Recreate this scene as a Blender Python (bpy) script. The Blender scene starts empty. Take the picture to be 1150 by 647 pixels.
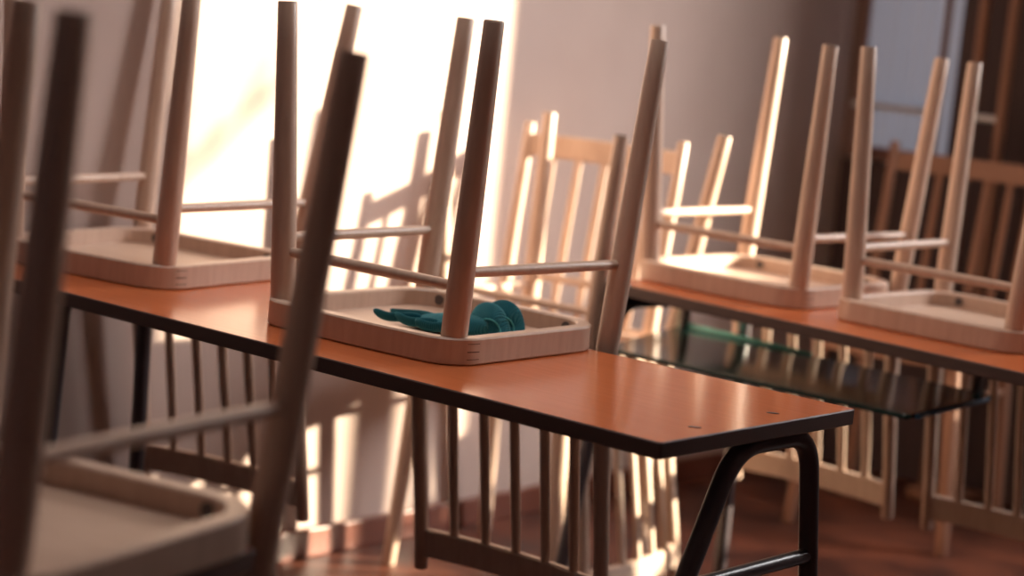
import bpy, bmesh, math, random
from mathutils import Vector, Matrix

random.seed(4)
SC = bpy.context.scene
COL = SC.collection
FLOOR = -0.61          # floor level; the table tops are z = 0
R = math.radians

# ------------------------------------------------------------------ materials
def mat(name, base, rough=0.5, spec=0.5, coat=0.0):
    m = bpy.data.materials.new(name); m.use_nodes = True
    b = m.node_tree.nodes['Principled BSDF']
    b.inputs['Base Color'].default_value = (*base, 1)
    b.inputs['Roughness'].default_value = rough
    b.inputs['Specular IOR Level'].default_value = spec
    b.inputs['Coat Weight'].default_value = coat
    return m

def nodes(m):
    nt = m.node_tree
    return nt, nt.nodes['Principled BSDF']

def add_noise(m, colors, scale=(1, 1, 1), nscale=8, detail=4, bump=0.0, rough_var=None, pos=None):
    """colour from stretched noise in object space"""
    nt, b = nodes(m)
    tc = nt.nodes.new('ShaderNodeTexCoord'); mp = nt.nodes.new('ShaderNodeMapping')
    mp.inputs['Scale'].default_value = scale
    nz = nt.nodes.new('ShaderNodeTexNoise'); nz.inputs['Scale'].default_value = nscale; nz.inputs['Detail'].default_value = detail
    cr = nt.nodes.new('ShaderNodeValToRGB')
    cr.color_ramp.elements[0].position = pos[0] if pos else 0.3
    cr.color_ramp.elements[1].position = pos[1] if pos else 0.7
    cr.color_ramp.elements[0].color = (*colors[0], 1); cr.color_ramp.elements[1].color = (*colors[1], 1)
    nt.links.new(tc.outputs['Object'], mp.inputs['Vector']); nt.links.new(mp.outputs['Vector'], nz.inputs['Vector'])
    nt.links.new(nz.outputs['Fac'], cr.inputs['Fac']); nt.links.new(cr.outputs['Color'], b.inputs['Base Color'])
    if bump:
        bp = nt.nodes.new('ShaderNodeBump'); bp.inputs['Strength'].default_value = bump; bp.inputs['Distance'].default_value = 0.002
        nt.links.new(nz.outputs['Fac'], bp.inputs['Height']); nt.links.new(bp.outputs['Normal'], b.inputs['Normal'])
    if rough_var:
        mr = nt.nodes.new('ShaderNodeMapRange'); mr.inputs['To Min'].default_value = rough_var[0]; mr.inputs['To Max'].default_value = rough_var[1]
        nt.links.new(nz.outputs['Fac'], mr.inputs['Value']); nt.links.new(mr.outputs['Result'], b.inputs['Roughness'])
    return nt, b, tc, cr

def spots(m, nt, b, tc, src, color, scale, lo, hi, stretch=(1, 1, 1)):
    """small worn dark spots over the colour socket src"""
    mp = nt.nodes.new('ShaderNodeMapping'); mp.inputs['Scale'].default_value = stretch
    nz = nt.nodes.new('ShaderNodeTexNoise'); nz.inputs['Scale'].default_value = scale; nz.inputs['Detail'].default_value = 2
    cr = nt.nodes.new('ShaderNodeValToRGB')
    cr.color_ramp.elements[0].position = lo; cr.color_ramp.elements[1].position = hi
    mx = nt.nodes.new('ShaderNodeMix'); mx.data_type = 'RGBA'
    mx.inputs[7].default_value = (*color, 1)
    nt.links.new(tc.outputs['Object'], mp.inputs['Vector']); nt.links.new(mp.outputs['Vector'], nz.inputs['Vector'])
    nt.links.new(nz.outputs['Fac'], cr.inputs['Fac']); nt.links.new(cr.outputs['Color'], mx.inputs[0])
    nt.links.new(src, mx.inputs[6]); nt.links.new(mx.outputs[2], b.inputs['Base Color'])

M = {}
M['wood'] = mat('pale varnished wood', (.62, .44, .33), .38, .5)
nt, b, tc, cr = add_noise(M['wood'], ((.58, .40, .30), (.67, .49, .38)), (14, 14, 2), 6, 4, .05, (.3, .5))
spots(M['wood'], nt, b, tc, cr.outputs['Color'], (.05, .03, .03), 26, .735, .77, (1, 1, .45))
M['wood_grain'] = mat('pale plywood seat', (.6, .42, .31), .42, .5)
add_noise(M['wood_grain'], ((.58, .40, .295), (.68, .495, .38)), (3, 26, 6), 5, 5, .05, (.35, .55))
M['tip'] = mat('scuffed dark leg end', (.07, .05, .045), .8, .2)
add_noise(M['tip'], ((.04, .03, .03), (.16, .11, .09)), (1, 1, 1), 60, 3)
M['top'] = mat('orange brown laminate', (.42, .15, .06), .26, .5)
add_noise(M['top'], ((.60, .158, .052), (.65, .18, .062)), (1.2, 22, 1), 5, 4, .0, (.13, .19))
M['edge'] = mat('dark brown table edge', (.11, .065, .055), .5, .4)
M['metal'] = mat('dark painted steel tube', (.075, .06, .065), .3, .6)
M['steel'] = mat('worn steel screw', (.1, .08, .08), .4, .5)
M['green'] = mat('dark green gloss shelf', (.016, .040, .036), .12, .45)
M['teal'] = mat('teal shelf glint', (.22, .75, .64), .25, .6)
M['blue'] = mat('blue shelf edge', (.04, .16, .30), .4, .5)
M['wall'] = mat('old limewashed wall', (.66, .52, .47), .85, .2)
nt, b, tc, cr = add_noise(M['wall'], ((.46, .345, .30), (.53, .41, .36)), (1, 1, 1), 2.5, 5, .06)
spots(M['wall'], nt, b, tc, cr.outputs['Color'], (.09, .055, .05), 7, .775, .79)
M['wall2'] = mat('grey lilac back wall', (.36, .31, .33), .85, .2)
add_noise(M['wall2'], ((.33, .28, .30), (.39, .34, .36)), (1, 1, 1), 3, 4)
M['dado'] = mat('dark brown panelling', (.09, .06, .06), .6, .3)
M['ceiling'] = mat('white ceiling', (.7, .66, .62), .9, .2)
M['floor'] = mat('red brown floor', (.2, .065, .035), .34, .5)
add_noise(M['floor'], ((.045, .014, .009), (.15, .042, .019)), (1, 1, 1), 7, 6, .05, (.36, .55), (.35, .68))
M['base'] = mat('red brown painted skirting', (.16, .05, .03), .4, .4)
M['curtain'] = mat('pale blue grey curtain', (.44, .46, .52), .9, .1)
M['frame'] = mat('brown window frame', (.2, .1, .08), .5, .4)
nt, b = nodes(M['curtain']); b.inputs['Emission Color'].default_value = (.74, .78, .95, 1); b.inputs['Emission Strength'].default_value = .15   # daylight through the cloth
M['stile'] = mat('faded brown corner post', (.30, .20, .18), .6, .3)
M['white'] = mat('white painted bar', (.7, .7, .72), .5, .4)
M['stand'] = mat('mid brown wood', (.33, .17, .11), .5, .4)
M['glove'] = mat('teal knit wool', (.018, .14, .185), .95, .15)
nt, b = nodes(M['glove'])
tc = nt.nodes.new('ShaderNodeTexCoord'); wv = nt.nodes.new('ShaderNodeTexWave'); wv.inputs['Scale'].default_value = 180; wv.inputs['Distortion'].default_value = 2
bp = nt.nodes.new('ShaderNodeBump'); bp.inputs['Strength'].default_value = .5; bp.inputs['Distance'].default_value = .002
nt.links.new(tc.outputs['Object'], wv.inputs['Vector']); nt.links.new(wv.outputs['Fac'], bp.inputs['Height']); nt.links.new(bp.outputs['Normal'], b.inputs['Normal'])
b.inputs['Sheen Weight'].default_value = .6
b.inputs['Sheen Tint'].default_value = (.3, .8, .8, 1)
M['trim_glove'] = mat('light teal seam', (.10, .42, .44), .9, .1)
M['bark'] = mat('grey bark', (.12, .09, .07), .9, .1)
M['ground'] = mat('pale outside ground', (.3, .27, .22), .95, .1)

# ------------------------------------------------------------------ mesh helpers
def obj(name, bm, materials, parent=None, smooth=True):
    me = bpy.data.meshes.new(name)
    bmesh.ops.recalc_face_normals(bm, faces=bm.faces)
    bm.to_mesh(me); bm.free()
    for m in (materials if isinstance(materials, (list, tuple)) else [materials]):
        me.materials.append(m)
    if smooth:
        for p in me.polygons: p.use_smooth = True
        try: me.set_sharp_from_angle(angle=R(38))
        except Exception: pass
    o = bpy.data.objects.new(name, me); COL.objects.link(o)
    if parent is not None: o.parent = parent
    return o

def thing(name, label, cat, loc=(0, 0, 0), rot=(0, 0, 0), group=None):
    o = bpy.data.objects.new(name, None); COL.objects.link(o)
    o.location = loc; o.rotation_euler = rot
    o.empty_display_size = .05
    return tag(o, label, cat, group)

def tag(o, label, cat, group=None):
    o['label'] = label; o['category'] = cat
    if group: o['group'] = group
    return o

def struct(o):
    o['kind'] = 'structure'; return o

def tube(bm, pts, radii, seg=16, cap_mat=0, squash=1.0, up=Vector((0, 0, 1))):
    """swept tube through pts with a radius at every point"""
    pts = [Vector(p) for p in pts]; n = len(pts); rings = []
    ref = None
    for i, p in enumerate(pts):
        t = ((pts[min(i + 1, n - 1)] - pts[max(i - 1, 0)])).normalized()
        if ref is None:
            ref = up if abs(t.dot(up)) < .9 else Vector((1, 0, 0))
        u = (ref - t * ref.dot(t)).normalized(); v = t.cross(u); ref = u
        rr = radii[i] if isinstance(radii, (list, tuple)) else radii
        rings.append([bm.verts.new(p + u * rr * math.cos(2 * math.pi * k / seg) + v * rr * squash * math.sin(2 * math.pi * k / seg)) for k in range(seg)])
    for a, c in zip(rings, rings[1:]):
        for k in range(seg):
            bm.faces.new((a[k], a[(k + 1) % seg], c[(k + 1) % seg], c[k]))
    f0 = bm.faces.new(rings[0][::-1]); f1 = bm.faces.new(rings[-1])
    f0.material_index = 0; f1.material_index = cap_mat
    return rings

def box(bm, lo, hi, bev=0.0, mi=0):
    vs = [bm.verts.new((x, y, z)) for x in (lo[0], hi[0]) for y in (lo[1], hi[1]) for z in (lo[2], hi[2])]
    fs = [bm.faces.new([vs[i] for i in q]) for q in ((0, 1, 3, 2), (4, 6, 7, 5), (0, 4, 5, 1), (2, 3, 7, 6), (0, 2, 6, 4), (1, 5, 7, 3))]
    for f in fs: f.material_index = mi
    if bev:
        es = list({e for f in fs for e in f.edges})
        bmesh.ops.bevel(bm, geom=es, offset=bev, segments=2, affect='EDGES', profile=.5)

def prism(bm, outline, z0, z1, chamfer=.001, top_mat=0, side_mat=0):
    """solid plate from a plan outline (counter-clockwise), chamfered rims"""
    n = len(outline)
    def inset(d):
        out = []
        for i in range(n):
            p = Vector(outline[i]); a = Vector(outline[i - 1]); c = Vector(outline[(i + 1) % n])
            t = (c - a).normalized(); out.append(p + Vector((-t.y, t.x)) * d)
        return out
    ins = inset(chamfer)
    L = [[bm.verts.new((p[0], p[1], z)) for p in q] for q, z in ((ins, z0), (outline, z0 + chamfer), (outline, z1 - chamfer), (ins, z1))]
    for a, c in zip(L, L[1:]):
        for k in range(n):
            bm.faces.new((a[k], a[(k + 1) % n], c[(k + 1) % n], c[k])).material_index = side_mat
    bm.faces.new(L[0][::-1]).material_index = side_mat
    bm.faces.new(L[-1]).material_index = top_mat

def round_poly(corners, radii, seg=8):
    """polygon (ccw) with rounded corners"""
    out = []; n = len(corners)
    for i in range(n):
        p = Vector(corners[i]); a = (Vector(corners[i - 1]) - p).normalized(); c = (Vector(corners[(i + 1) % n]) - p).normalized()
        r = radii[i]; ang = a.angle(c); d = r / math.tan(ang / 2)
        mid = (a + c).normalized() * (r / math.sin(ang / 2)) + p
        s = p + a * d - mid; e = p + c * d - mid
        a0 = math.atan2(s.y, s.x); a1 = math.atan2(e.y, e.x)
        while a1 < a0: a1 += 2 * math.pi
        for k in range(seg + 1):
            t = a0 + (a1 - a0) * k / seg
            out.append((mid.x + r * math.cos(t), mid.y + r * math.sin(t)))
    return out

# ------------------------------------------------------------------ the chair (drawn upside down: seat face at z=0, feet up at +z)
RIM, TIP = .0345, .431
LEG = dict(fl=((-.1494, -.1464, RIM), (-.1743, -.1584, TIP)), fr=((.1494, -.1464, RIM), (.1743, -.1584, TIP)),
           bl=((-.1638, .1715, RIM), (-.1776, .2135, TIP)), br=((.1638, .1715, RIM), (.1776, .2135, TIP)))
POST_Y, POST_Z, POST_X = .0509, -.4046, .0038

FRONT = .176
def seat_outline(bow=.006, back=.164, hw=.175):
    c = [(-.176, -FRONT), (.176, -FRONT), (hw, back), (-hw, back)]
    o = round_poly(c, [.050, .050, .070, .070], 12)
    out = []
    for x, y in o:           # the front edge bows outward a little
        if y < -.08: y -= bow * (1 - (x / .17) ** 2)
        else: x *= 1
        out.append((x, y))
    # refine the straight runs so that the bow is smooth
    res = []
    for i in range(len(out)):
        a, b_ = out[i], out[(i + 1) % len(out)]
        res.append(a)
        d = math.hypot(a[0] - b_[0], a[1] - b_[1])
        if d > .06:
            for k in range(1, 8):
                t = k / 8; x = a[0] + (b_[0] - a[0]) * t; y = a[1] + (b_[1] - a[1]) * t
                if a[1] < -.1 and b_[1] < -.1: y = -FRONT - bow * (1 - (x / .17) ** 2)
                res.append((x, y))
    return res

def make_chair(label, pose, upright=False, over=None, group=None, name='wooden_chair', back=.164, hw=.175, low=(-.012, -.036), off=0.0, post_y=POST_Y, wood=None):
    x, y, a, zb = pose
    root = thing(name, label, 'chair', (x, y, zb + .0006), (0, math.pi if upright else 0, a), group)
    if upright: root.rotation_euler = Matrix.Rotation(a, 4, 'Z').__matmul__(Matrix.Rotation(math.pi, 4, 'Y')).to_euler()
    L = dict(LEG); L.update({k: tuple(map(tuple, v)) for k, v in (over or {}).items()})
    W, WG, T = M[wood or 'wood'], M[wood or 'wood_grain'], M['tip']
    # seat board
    o = seat_outline(back=back, hw=hw); n = len(o)
    def inset(d):
        out = []
        for i in range(n):
            p = Vector(o[i]); t = (Vector(o[(i + 1) % n]) - Vector(o[i - 1])).normalized()
            out.append(p + Vector((-t.y, t.x)) * d)
        return out
    bm = bmesh.new(); prism(bm, [tuple(p) for p in inset(.012)], .0005, .011, .001)
    obj('seat', bm, WG, root)
    # bent rim around the board
    bm = bmesh.new(); t = .021; c = .0022
    prof = [(c, 0), (0, c), (0, RIM - c), (c, RIM), (t - c, RIM), (t, RIM - c), (t, c), (t - c, 0)]
    rings = [[bm.verts.new((p.x, p.y, z)) for p in inset(d)] for d, z in prof]
    for i in range(len(rings)):
        A, B = rings[i], rings[(i + 1) % len(rings)]
        for k in range(n): bm.faces.new((A[k], A[(k + 1) % n], B[(k + 1) % n], B[k]))
    rim = obj('seat_frame', bm, W, root)
    # open finger joint in the bent frame, front corner: a rectangle of fine dark seams
    def seam(i0, i1, z0, z1):
        bm = bmesh.new(); A = []
        for i in range(i0, i1 + 1):
            p = Vector(o[i % n]); t_ = (Vector(o[(i + 1) % n]) - Vector(o[i - 1])).normalized(); q = p + Vector((t_.y, -t_.x)) * .0003
            q2 = p - Vector((t_.y, -t_.x)) * .002
            A.append([bm.verts.new((q.x, q.y, z0)), bm.verts.new((q.x, q.y, z1)), bm.verts.new((q2.x, q2.y, z1)), bm.verts.new((q2.x, q2.y, z0))])
        for a_, b_ in zip(A, A[1:]):
            for k in range(4): bm.faces.new((a_[k], a_[(k + 1) % 4], b_[(k + 1) % 4], b_[k]))
        bm.faces.new(A[0]); bm.faces.new(A[-1][::-1])
        return bm
    ic = max(range(n), key=lambda i: o[i][0] * .75 - o[i][1])
    bm = seam(ic + 4, ic + 7, RIM * .50 - .0006, RIM * .50 + .0006)
    bm2 = seam(ic + 4, ic + 7, RIM * .80 - .0004, RIM * .80 + .0004); me2 = bpy.data.meshes.new('tmp'); bm2.to_mesh(me2); bm2.free(); bm.from_mesh(me2); bpy.data.meshes.remove(me2)
    bm2 = seam(ic + 4, ic + 7, RIM * .22 - .0004, RIM * .22 + .0004); me2 = bpy.data.meshes.new('tmp'); bm2.to_mesh(me2); bm2.free(); bm.from_mesh(me2); bpy.data.meshes.remove(me2)
    obj('joint', bm, M['edge'], rim)
    # coach bolts through the back of the rim
    for s in (-1, 1):
        bm = bmesh.new(); tube(bm, [(s * .115, back - .024, .022), (s * .115, back - .0195, .022)], [.0075, .0075], 14)
        obj('bolt', bm, M['steel'], rim)
    P = {}
    for k in ('fl', 'fr'):
        b0, t0 = Vector(L[k][0]), Vector(L[k][1]); d = t0 - b0
        pts = [b0 + d * s for s in (-.055, 0, .12, .35, .6, .85, .996, 1.0)]
        bm = bmesh.new(); tube(bm, pts, [.0168, .0172, .0172, .0163, .0150, .0136, .0129, .0122], 18, 1)
        obj('leg', bm, [W, T], root); P[k] = (b0, t0)
    for k in ('bl', 'br'):
        b0, t0 = Vector(L[k][0]), Vector(L[k][1]); d = t0 - b0; s = -1 if k == 'bl' else 1
        z0 = b0 - d * (RIM / d.z)
        end = Vector((s * (.1638 + POST_X), .1715 + post_y, POST_Z))
        pts = [end, end + Vector((0, -.0002, .002)), z0.lerp(end, .75), z0.lerp(end, .5) + Vector((0, -.004, 0)), z0.lerp(end, .25) + Vector((0, -.005, 0)),
               z0 + Vector((0, -.001, -.02)), z0, b0] + [b0 + d * s_ for s_ in (.12, .35, .6, .85, .996, 1.0)]
        bm = bmesh.new()
        tube(bm, pts, [.0092, .0106, .0112, .012, .0135, .015, .0156, .0160, .0162, .0155, .0146, .0136, .0129, .0122], 18, 1, 1.0)
        obj('back_leg', bm, [W, T], root); P[k] = (b0, t0, z0, end)
    def at(k, z):
        b0, t0 = P[k][0], P[k][1]; return b0 + (t0 - b0) * ((z - b0.z) / (t0.z - b0.z))
    for (k1, k2, z) in (('fl', 'fr', .0983), ('fl', 'bl', .1163), ('fr', 'br', .1163)):
        A, B = at(k1, z), at(k2, z)
        bm = bmesh.new(); tube(bm, [A.lerp(B, s) for s in (.02, .1, .5, .9, .98)], [.0062, .0070, .0078, .0070, .0062], 14)
        obj('stretcher', bm, W, root)
    # backrest: curved top rail, five slats, lower rail
    def post(k, z):
        z0, end = P[k][2], P[k][3]; return z0.lerp(end, (z0.z - z) / (z0.z - end.z))
    def rail(z0, z1, bow, th, y_off=0.0):
        bm = bmesh.new(); N = 14; rows = []
        for i in range(N + 1):
            u = i / N
            a0, a1 = post('bl', z0).lerp(post('br', z0), u), post('bl', z1).lerp(post('br', z1), u)
            dy = bow * (1 - (2 * u - 1) ** 2) + y_off
            q = []
            for (p, sy) in ((a0, -1), (a1, -1), (a1, 1), (a0, 1)):
                q.append(bm.verts.new(p + Vector((0, dy + sy * th / 2, 0))))
            rows.append(q)
        for A, B in zip(rows, rows[1:]):
            for k in range(4): bm.faces.new((A[k], A[(k + 1) % 4], B[(k + 1) % 4], B[k]))
        bm.faces.new(rows[0]); bm.faces.new(rows[-1][::-1])
        bmesh.ops.recalc_face_normals(bm, faces=bm.faces)
        es = [e for e in bm.edges if len(e.link_faces) == 2 and e.calc_face_angle(0) > .8]
        bmesh.ops.bevel(bm, geom=es, offset=.0025, segments=2, affect='EDGES')
        return bm
    obj('top_rail', rail(-.340, -.384, .020, .015, off), W, root)
    obj('lower_rail', rail(low[1], low[0], .004, .014, off), W, root)
    for i in range(5):
        u = (i + 1) / 6
        pts = []
        for z in (low[1] + .006, -.10, -.19, -.28, -.35):
            p = post('bl', z).lerp(post('br', z), u)
            bow = (.004 + .016 * min(1, (-z) / .36)) * (1 - (2 * u - 1) ** 2)
            pts.append(p + Vector((0, bow + off, 0)))
        bm = bmesh.new(); tube(bm, pts, [.0052, .0058, .006, .0058, .0052], 12, 0, 1.45, up=Vector((0, 1, 0)))
        obj('slat', bm, W, root)
    return root

ZB = FLOOR + TIP
make_chair('pale wooden chair upturned on the middle orange table, a teal glove lying in its seat', (0, 0, .0274, 0), False,
    {'fl': [[-.1504, -.1471, .0356], [-.1752, -.1593, .4306]], 'fr': [[.1494, -.1462, .0355], [.1751, -.1578, .4334]],
     'bl': [[-.1656, .1699, .0339], [-.1747, .2157, .4275]], 'br': [[.1678, .174, .0332], [.1736, .2107, .4255]]}, 'upturned classroom chairs')
make_chair('wooden chair upturned on the middle orange table, at its far end beside the sunlit wall', (-.6022, .0125, .1416, 0), False,
    {'fr': [[.15, -.1468, .0296], [.1741, -.1586, .4316]], 'bl': [[-.1675, .1683, .0337], [-.1813, .2103, .4303]],
     'br': [[.1566, .1659, .0353], [.1854, .2185, .4279]]}, 'upturned classroom chairs')
make_chair('sunlit pale chair upturned on the rear table with the green shelf, at its left end', (-.1107, 1.0094, -.0209, 0), False,
    {'fl': [[-.1526, -.1488, .0339], [-.1791, -.1619, .4411]], 'fr': [[.1542, -.1432, .036], [.1722, -.1597, .438]],
     'bl': [[-.1666, .1697, .0355], [-.174, .2159, .4385]], 'br': [[.1632, .1713, .0352], [.171, .2098, .4317]]}, 'upturned classroom chairs')
make_chair('pale chair upturned on the rear table with the green shelf, in the dark right part', (.3029, .9943, -.0394, 0), False,
    {'fl': [[-.1486, -.1461, .0333], [-.1681, -.1544, .4415]], 'fr': [[.1479, -.147, .0357], [.1743, -.1584, .431]],
     'bl': [[-.1644, .1711, .0346], [-.1808, .2116, .4299]]}, 'upturned classroom chairs')
make_chair('large shaded upturned chair in the near lower left corner, closest to the camera', (.4912, -1.1023, .2114, -.0144), False,
    {'fr': [[.1447, -.1502, .0347], [.1766, -.1563, .439]], 'br': [[.1590, .1685, .0349], [.1774, .2129, .4198]]}, 'upturned classroom chairs')
make_chair('cream chair turned upside down on the seat of the upright chair by the wall', (-.500, .905, -1.46, ZB), False,
    {'br': [[.1595, .177, .0341], [.18, .2096, .4292]], 'bl': [[-.158, .1655, .0346], [-.1797, .2215, .4302]]}, 'upturned classroom chairs', back=.150, hw=.168)
make_chair('cream sunlit chair standing upright on the floor by the wall, another chair on its seat', (-.5672, .935, .1821, ZB - .0015), True, back=.150)
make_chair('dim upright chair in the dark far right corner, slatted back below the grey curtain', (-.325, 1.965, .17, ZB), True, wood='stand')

# ------------------------------------------------------------------ tables
def plate(bm, corners, z0, z1, r=.006, chamfer=.0015):
    prism(bm, round_poly(corners, [r] * 4, 5), z0, z1, chamfer, 0, 1)

def tube_frame(name, x, legs, parent, crossbar_z, top_z=-.0335, r=.0125):
    """inverted U of bent tube across the table end at x; legs = ((y_top,y_foot) near, (y_top,y_foot) far)"""
    (n_t, n_f), (f_t, f_f) = legs
    zt = top_z; zl = FLOOR + .006
    def legdir(t, f): return Vector((0, f - t, zl - zt)).normalized()
    pts = [Vector((x, n_f, zl))]
    cn, cf = Vector((x, n_t, zt)), Vector((x, f_t, zt))
    br = .05
    def bend(c, d_in, d_out):
        p0 = c + d_in * br; p2 = c + d_out * br
        return [p0 * (1 - t) ** 2 + c * 2 * t * (1 - t) + p2 * t * t for t in [i / 8 for i in range(9)]]
    pts += bend(cn, legdir(n_t, n_f), Vector((0, 1, 0)))
    pts += bend(cf, Vector((0, -1, 0)), legdir(f_t, f_f))
    pts.append(Vector((x, f_f, zl)))
    bm = bmesh.new(); tube(bm, pts, r, 18)
    fr = obj(name, bm, M['metal'], parent)
    s = (zt - crossbar_z) / (zt - zl)
    bm = bmesh.new(); tube(bm, [(x, n_t + (n_f - n_t) * s, crossbar_z), (x, f_t + (f_f - f_t) * s, crossbar_z)], .0095, 14)
    obj('crossbar', bm, M['metal'], fr)
    for yf in (n_f, f_f):
        bm = bmesh.new(); tube(bm, [(x, yf, FLOOR), (x, yf, FLOOR + .002), (x, yf, FLOOR + .028)], [.014, .0155, .0155], 16)
        obj('rubber_foot', bm, M['edge'], fr)
    return fr

def screw(parent, x, y, rot):
    bm = bmesh.new(); tube(bm, [(0, 0, -.001), (0, 0, .0006)], [.008, .0075], 16)
    for v in bm.verts: v.co.y *= .45
    o = obj('screw', bm, M['steel'], parent); o.location = (x, y, 0); o.rotation_euler.z = rot
    return o

tb = thing('school_table', 'long orange brown table in the middle, holding the chair with the teal glove', 'table', (0, 0, FLOOR))
tb.location = (0, 0, 0)
bm = bmesh.new(); plate(bm, [(-.72, -.279), (.578, -.279), (.578, .142), (-.72, .142)], -.0198, 0)
tt = obj('tabletop', bm, [M['top'], M['edge']], tb)
screw(tt, .546, -.167, .6); screw(tt, .542, .005, .6)
tube_frame('leg_frame', .545, ((-.075, -.365), (.092, .205)), tb, -.193)
tube_frame('leg_frame', -.665, ((-.100, -.125), (.062, .075)), tb, -.42)
bm = bmesh.new(); box(bm, (-.655, -.012, -.046), (.535, .012, -.0198), .002)
obj('under_rail', bm, M['edge'], tb)

t2 = thing('school_table', 'rear orange brown table with a glossy dark green shelf beneath its top', 'table', (-.2757, .7536, 0), (0, 0, -.1017))
bm = bmesh.new(); plate(bm, [(0, 0), (1.25, 0), (1.25, .410), (0, .410)], -.0198, 0)
obj('tabletop', bm, [M['top'], M['edge']], t2)
tube_frame('leg_frame', .024, ((.012, -.085), (.362, .372)), t2, -.598)
tube_frame('leg_frame', 1.19, ((.16, .06), (.30, .36)), t2, -.45)
# the shelf (world corners turned into table space)
inv = (Matrix.Translation((-.2757, .7536, 0)) @ Matrix.Rotation(-.1017, 4, 'Z')).inverted()
sc = [inv @ Vector(p) for p in ((-.232, .705, 0), (.357, .700, 0), (.338, 1.02, 0), (-.318, 1.05, 0))]
bm = bmesh.new(); prism(bm, round_poly([(p.x, p.y) for p in sc], [.01] * 4, 4), -.112, -.104, .001)
sh = obj('shelf', bm, M['green'], t2)
a_, b_ = sc[3], sc[2]
bm = bmesh.new(); tube(bm, [a_.lerp(b_, s) + Vector((0, 0, -.1015)) for s in (.01, .02, .15, .3, .45)], [.008, .009, .006, .004, .002], 12)
obj('shelf_glint', bm, M['teal'], sh)  # thin lip standing in for a sunlit glint, brightness put into its teal
a_, b_ = sc[1], sc[2]
bm = bmesh.new(); tube(bm, [a_.lerp(b_, s) + Vector((.003, 0, -.108)) for s in (.08, .92)], .004, 10)
obj('shelf_edge', bm, M['blue'], sh)
for p in (sc[3].lerp(sc[1], .03), sc[2].lerp(sc[0], .04)):
    bm = bmesh.new(); box(bm, (p.x - .005, p.y - .010, -.106), (p.x + .005, p.y + .010, -.0195), .001)
    obj('shelf_bracket', bm, M['metal'], sh)

tg = thing('school_table', 'near table mostly below the frame, carrying the big blurred upturned chair', 'table', (.4912, -1.1023, -.0144), (0, 0, .2114))
bm = bmesh.new(); plate(bm, [(-1.05, -.285), (.168, -.285), (.168, .142), (-1.05, .142)], -.0198, 0)
obj('tabletop', bm, [M['top'], M['edge']], tg)
def tg_frame(x):
    return tube_frame('leg_frame', x, ((-.18, -.25), (.0, .06)), tg, -.45)
_f = FLOOR; FLOOR = _f + .0144
tg_frame(-1.0); tg_frame(.11)
FLOOR = _f

# ------------------------------------------------------------------ the glove in the seat
gl = thing('glove', 'teal knitted glove lying in the seat of the upturned chair', 'glove', (0, 0, .0122))
def loft(rings, closed_start=True, closed_end=True):
    bm = bmesh.new(); R_ = [[bm.verts.new(p) for p in r] for r in rings]; n = len(R_[0])
    for A, B in zip(R_, R_[1:]):
        for k in range(n): bm.faces.new((A[k], A[(k + 1) % n], B[(k + 1) % n], B[k]))
    if closed_start: bm.faces.new(R_[0][::-1])
    if closed_end: bm.faces.new(R_[-1])
    return bm
def oval(c, t, w, h, n=24, ph=0.0, wob=0.0):
    c, t = Vector(c), Vector(t).normalized(); side = t.cross(Vector((0, 0, 1))).normalized(); up = side.cross(t).normalized()
    return [c + side * w * math.cos(2 * math.pi * k / n) * (1 + wob * math.sin(3 * 2 * math.pi * k / n + ph)) + up * h * math.sin(2 * math.pi * k / n) * (1 + wob * math.cos(2 * 2 * math.pi * k / n + ph)) for k in range(n)]
RV, FV, UP = Vector((.779, .627, 0)), Vector((-.627, .779, 0)), Vector((0, 0, 1))
def smooth_obj(name, bm, m, parent, lv=2):
    o = obj(name, bm, m, parent); s_ = o.modifiers.new('s', 'SUBSURF'); s_.levels = 1; s_.render_levels = lv; return o
pal = [((-.020, -.030, .006), .016, .004), ((-.004, -.032, .009), .028, .008), ((.018, -.030, .011), .034, .011), ((.040, -.022, .012), .035, .013),
       ((.060, -.008, .013), .032, .014), ((.074, .006, .012), .027, .013), ((.084, .016, .010), .018, .010)]
rg = [oval(c, (.85, .45, .02), w, h, 24, i * .9, .12) for i, (c, w, h) in enumerate(pal)]
rg = [[Vector((p.x, p.y, max(p.z, .0008))) for p in r] for r in rg]
palm = smooth_obj('palm', loft(rg), M['glove'], gl)
# empty fingers: flat, leaf-like, tips curled up
def finger(name, pts, w):
    P_ = [Vector(p) for p in pts]; n = len(P_); rings = []
    for i, p in enumerate(P_):
        t = (P_[min(i + 1, n - 1)] - P_[max(i - 1, 0)]).normalized(); u = i / (n - 1)
        ww = w * (1 - .15 * u) * (1 if i < n - 1 else .3); hh = .0052 * (1 - .25 * u) * (1 if i < n - 1 else .35)
        s0 = t.cross(UP).normalized(); u0 = s0.cross(t).normalized(); sd_ = s0 * .8 - u0 * .6; up_ = u0 * .8 + s0 * .6
        rings.append([p + sd_ * ww * math.cos(a) + up_ * (hh * math.sin(a) + .004 * math.cos(a) ** 2) for a in [2 * math.pi * k / 14 for k in range(14)]])
    return smooth_obj(name, loft(rings), M['glove'], gl)
finger('finger', [(.004, -.034, .010), (-.008, -.044, .013), (-.018, -.055, .011), (-.029, -.068, .010), (-.038, -.077, .014), (-.044, -.083, .020)], .0100)
finger('finger', [(.042, -.042, .010), (.032, -.056, .013), (.022, -.064, .011), (.008, -.072, .011), (-.002, -.077, .016), (-.007, -.080, .022)], .0100)
finger('finger', [(.074, -.038, .009), (.066, -.054, .013), (.058, -.066, .011), (.048, -.078, .011), (.042, -.086, .016), (.039, -.090, .021)], .0105)
finger('finger', [(.020, -.012, .010), (-.006, -.010, .013), (-.030, -.012, .011), (-.052, -.020, .009), (-.066, -.026, .012)], .0090)
finger('thumb', [(.056, .014, .010), (.036, .024, .014), (.014, .026, .012), (-.008, .024, .008), (-.022, .022, .010)], .0090)
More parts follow.
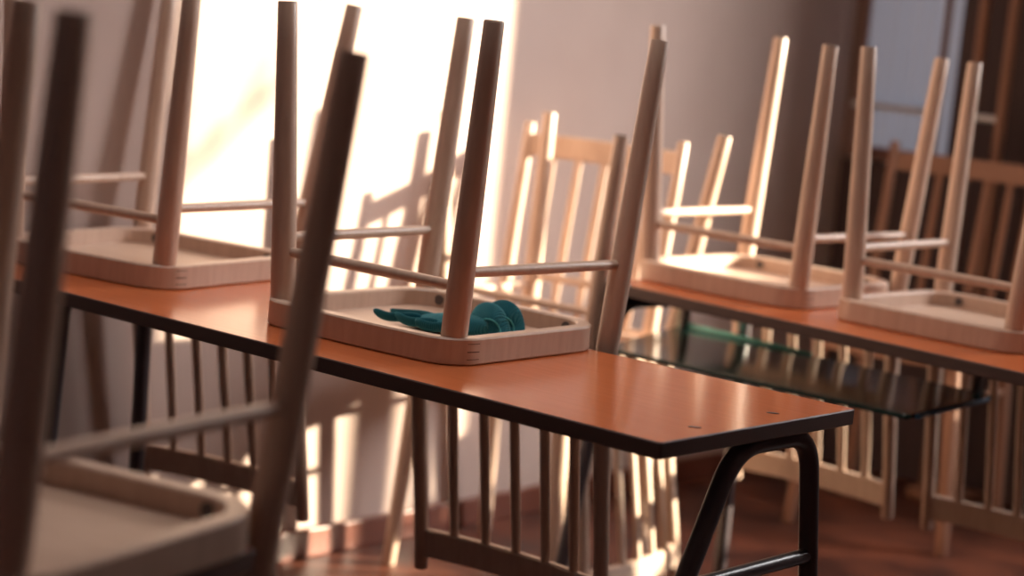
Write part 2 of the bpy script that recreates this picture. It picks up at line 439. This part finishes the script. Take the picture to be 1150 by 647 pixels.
# cuff: folded over on itself and standing up, an arched double layer
def hood(name, C, w, h, dep, lean, n=15, m=9):
    bm = bmesh.new(); G_ = []
    for j in range(m):
        v = j / (m - 1); row = []
        k = math.sin(math.pi * (.12 + .76 * v)) ** .6
        for i in range(n):
            th = math.pi * i / (n - 1)
            skew = 1 + .22 * math.cos(th)
            x = -w * k * math.cos(th) * (1.0 + .12 * math.sin(2 * th)); z = h * k * math.sin(th) ** .8 * skew
            row.append(bm.verts.new(Vector(C) + RV * (x + lean * z * .35) + FV * (dep * (v - .5) + z * .35 + .006 * math.sin(3 * th)) + UP * (z + .0012)))
        G_.append(row)
    for a_, b_ in zip(G_, G_[1:]):
        for i in range(n - 1): bm.faces.new((a_[i], a_[i + 1], b_[i + 1], b_[i]))
    bm.faces.new(G_[0]); bm.faces.new(G_[-1][::-1])
    edge = [v.co.copy() for v in G_[0]]; mid = [v.co.copy() for v in G_[m // 2]]
    return smooth_obj(name, bm, M['glove'], gl), edge, mid
cf, e0, m0 = hood('cuff', (.082, .014, 0), .030, .043, .034, .3)
bm = bmesh.new(); tube(bm, [p + FV * -.001 for p in e0], .0013, 8); obj('cuff_seam', bm, M['trim_glove'], cf)
c2, e1, m1 = hood('cuff_fold', (.086, .034, 0), .033, .046, .016, .6)
bm = bmesh.new(); tube(bm, e1, .0013, 8); obj('cuff_seam', bm, M['trim_glove'], c2)

# ------------------------------------------------------------------ far right corner: stand of poles
st = thing('clothes_stand', 'tall brown wooden posts joined by a pale crossbar in the dark right corner', 'stand', (-.40, 2.35, FLOOR))
for dx in (-.045, .030):
    bm = bmesh.new(); tube(bm, [(dx, 0, 0), (dx, 0, .6), (dx * 1.0, 0, 1.6)], [.014, .0135, .012], 14)
    obj('post', bm, M['stand'], st)
for z, m in ((.905, 'white'), (.35, 'stand')):
    bm = bmesh.new(); tube(bm, [(-.045, 0, z), (.030, 0, z)], .008, 12)
    obj('crossbar', bm, M[m], st)
bm = bmesh.new(); box(bm, (-.06, -.07, 0), (.08, .07, .022), .004)
obj('foot', bm, M['stand'], st)

# ------------------------------------------------------------------ the room
XL, YB, CE, XR = -.835, 2.47, 2.5, 3.3
bm = bmesh.new(); box(bm, (XL - .2, -4.5, FLOOR - .1), (XR + .2, YB + .2, FLOOR)); struct(obj('floor', bm, M['floor'], None, False))
bm = bmesh.new(); box(bm, (XL - .2, -4.5, CE), (XR + .2, YB + .2, CE + .1)); struct(obj('ceiling', bm, M['ceiling'], None, False))
bm = bmesh.new(); box(bm, (XL - .2, -4.5, FLOOR), (XL, YB + .2, CE)); struct(obj('wall_left', bm, M['wall'], None, False))
WX0, WX1, WZ0, WZ1 = .36, 1.285, -.12, 2.25
bm = bmesh.new()
box(bm, (XL, YB, .16), (WX0, YB + .2, CE)); box(bm, (WX0, YB, FLOOR), (WX1, YB + .2, WZ0)); box(bm, (WX0, YB, WZ1), (WX1, YB + .2, CE))
box(bm, (WX1, YB, FLOOR), (XR, YB + .2, CE)); box(bm, (XL, YB, FLOOR), (WX0, YB + .2, .16))
struct(obj('wall_back', bm, M['wall2'], None, False))
bm = bmesh.new(); box(bm, (XL, YB - .02, FLOOR), (WX0 - .1, YB - .0005, .15), .002); struct(obj('trim_1', bm, M['dado'], None, False))
bm = bmesh.new(); box(bm, (XL + .0005, -4.4, FLOOR), (XL + .016, YB - .021, FLOOR + .055), .003); struct(obj('baseboard_left', bm, M['base'], None, False))
bm = bmesh.new(); box(bm, (XR, -4.5, FLOOR), (XR + .2, YB + .2, CE))
struct(obj('wall_right', bm, M['wall2'], None, False))

# curtained window in the far right corner
w1 = bpy.data.objects.new('window_1', None); COL.objects.link(w1); struct(w1); w1.location = (0, YB, 0)
bm = bmesh.new()
for x0, x1, mi in ((-.834, -.800, 1), (-.597, -.580, 0), (-.545, -.10, 2)): box(bm, (x0, -.03, .16), (x1, -.0005, 2.1), 0, mi)
box(bm, (-.800, -.045, .16), (-.545, -.0005, .19), .003)
obj('window_frame', bm, [M['frame'], M['stile'], M['dado']], w1)
bm = bmesh.new(); N = 60; rows = []
for i in range(N + 1):
    x = -.805 + .262 * i / N
    yv = -.022 + .008 * math.sin(i * .9) + .004 * math.sin(i * 2.3 + 1)
    rows.append((bm.verts.new((x, yv, .185)), bm.verts.new((x, yv, 2.1))))
for A, B in zip(rows, rows[1:]): bm.faces.new((A[0], B[0], B[1], A[1]))
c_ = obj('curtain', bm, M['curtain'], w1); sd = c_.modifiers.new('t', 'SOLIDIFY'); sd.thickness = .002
bm = bmesh.new(); tube(bm, [(-.800, -.058, .29), (-.60, -.058, .29)], .008, 12); obj('curtain_bar', bm, M['white'], w1)

# sun window (out of frame): frame with mullions
w2 = bpy.data.objects.new('window_2', None); COL.objects.link(w2); struct(w2); w2.location = (0, YB + .08, 0)
bm = bmesh.new()
for x0, x1 in ((WX0, WX0 + .05), (WX1 - .05, WX1), ): box(bm, (x0, 0, WZ0), (x1, .05, WZ1))
for z0 in (WZ0, WZ1 - .05): box(bm, (WX0 + .05, .005, z0), (WX1 - .05, .045, z0 + .045))
obj('window_frame', bm, M['frame'], w2, False)

# unseen boards and bar added outside that window to cut the sun into strips
for x0, x1 in ((.79, .90), (.675, .735), (.38, .60)):
    bm = bmesh.new(); box(bm, (x0, .16, WZ0 - .3), (x1, .18, .42), .003); obj('shade_board', bm, M['frame'], w2)
bm = bmesh.new(); box(bm, (WX0 - .1, .181, .0), (WX1 + .1, .20, .03), .003); obj('shade_bar', bm, M['frame'], w2)

# bare tree outside the sun window: its branches cast the soft shadows on the wall
def limb(bm, p, d, r, n, depth):
    pts = [Vector(p)]; rr = [r]
    for i in range(n):
        d = (Vector(d) + Vector((random.uniform(-.25, .25), random.uniform(-.1, .1), random.uniform(-.12, .2)))).normalized()
        pts.append(pts[-1] + d * .22); rr.append(r * (1 - .75 * (i + 1) / n))
    tube(bm, pts, rr, 8)
    if depth:
        for i in range(1, n):
            sgn = 1 if i % 2 else -1
            limb(bm, pts[i], (sgn * random.uniform(.4, 1), random.uniform(-.2, .2), random.uniform(.1, .7)), rr[i] * .6, max(3, n - 2), depth - 1)
tr = tag(bpy.data.objects.new('bare_tree', None), 'bare tree outside the window, its branch shadows on the sunlit wall', 'tree'); COL.objects.link(tr)
tr.location = (2.3, 3.0, FLOOR)
bm = bmesh.new(); tube(bm, [(0, 0, 0), (-.02, 0, .7), (-.05, .02, 1.3), (.02, .0, 2.0), (0, 0, 2.9)], [.07, .062, .055, .045, .03], 10); obj('trunk', bm, M['bark'], tr)
bm = bmesh.new()
tube(bm, [(-.04, .02, 1.35), (-.4, -.1, 1.50), (-.80, -.18, 1.555), (-.95, -.20, 1.575), (-1.02, -.2, 1.62), (-1.15, -.2, 1.66)], [.03, .02, .014, .012, .010, .004], 8)
for (p, q, r_) in (((-.95, -.2, 1.575), (-.99, -.2, 2.05), .006), ((-1.03, -.2, 1.63), (-1.07, -.2, 2.3), .005), ((-.8, -.18, 1.555), (-.9, -.2, 1.15), .006), ((-1.0, -.2, 1.6), (-1.32, -.2, 1.9), .006), ((-1.32, -.2, 1.9), (-1.5, -.2, 2.1), .004)):
    p, q = Vector(p), Vector(q); tube(bm, [p, p.lerp(q, .5) + Vector((.01, 0, .01)), q], [r_, r_ * .8, r_ * .4], 7)
obj('branches', bm, M['bark'], tr)

# ------------------------------------------------------------------ light
sd = bpy.data.lights.new('sun', 'SUN'); sd.energy = 22; sd.angle = R(1.0); sd.color = (1, .86, .64)
so = bpy.data.objects.new('sun', sd); COL.objects.link(so)
to_sun = Vector((.66 * math.cos(R(14)), .75 * math.cos(R(14)), math.sin(R(14))))
so.rotation_euler = to_sun.to_track_quat('Z', 'Y').to_euler(); so.location = (6, 5, 4)
def area(name, loc, direction, sx, sy, energy, color):
    l = bpy.data.lights.new(name, 'AREA'); l.shape = 'RECTANGLE'; l.size = sx; l.size_y = sy; l.energy = energy; l.color = color
    o = bpy.data.objects.new(name, l); COL.objects.link(o); o.location = loc
    o.rotation_euler = Vector(direction).to_track_quat('-Z', 'Z').to_euler()
    return o
a_ = area('back_window_fill', (1.45, YB + .55, 1.55), (-.72, -.62, -.36), 1.3, 1.3, 70, (1, .97, .97)); a_.data.spread = 1.9  # added fill outside the back window, angled and narrowed towards the left wall
a_ = area('ceiling_fill', (.15, -.15, CE - .06), (0, 0, -1), 1.2, .8, 6.5, (1, .92, .88)); a_.data.spread = 1.75  # unseen fill light added under the ceiling to lift table tops and leg fronts
w = bpy.data.worlds.new('world'); SC.world = w; w.use_nodes = True
bg = w.node_tree.nodes['Background']; bg.inputs['Color'].default_value = (1, .80, .88, 1); bg.inputs['Strength'].default_value = .06

# ------------------------------------------------------------------ camera
cam = bpy.data.cameras.new('camera'); co = bpy.data.objects.new('camera', cam); COL.objects.link(co); SC.camera = co
yaw, pitch, roll, fpx = -.677442, -.135406, .0974207, 2373.16
fw = Vector((math.sin(yaw) * math.cos(pitch), math.cos(yaw) * math.cos(pitch), math.sin(pitch)))
rt = Vector((math.cos(yaw), -math.sin(yaw), 0)); up = rt.cross(fw)
r2 = rt * math.cos(roll) + up * math.sin(roll); u2 = -rt * math.sin(roll) + up * math.cos(roll)
mw = Matrix((r2, u2, -fw)).transposed().to_4x4(); mw.translation = Vector((1.86012, -2.15679, .462877))
co.matrix_world = mw
cam.sensor_fit = 'HORIZONTAL'; cam.sensor_width = 36; cam.lens = 36 * fpx / 1150
cam.clip_start = .05
cam.dof.use_dof = True; cam.dof.focus_distance = 2.62; cam.dof.aperture_fstop = 2.8; cam.dof.aperture_blades = 0

SC.view_settings.view_transform = 'Standard'; SC.view_settings.look = 'None'
SC.view_settings.gamma = 1; SC.view_settings.exposure = .12
try: SC.view_settings.use_curve_mapping = False
except Exception: pass
SC.cycles.use_denoising = True
SC.cycles.max_bounces = 10; SC.cycles.diffuse_bounces = 6
SC.cycles.sample_clamp_indirect = 6
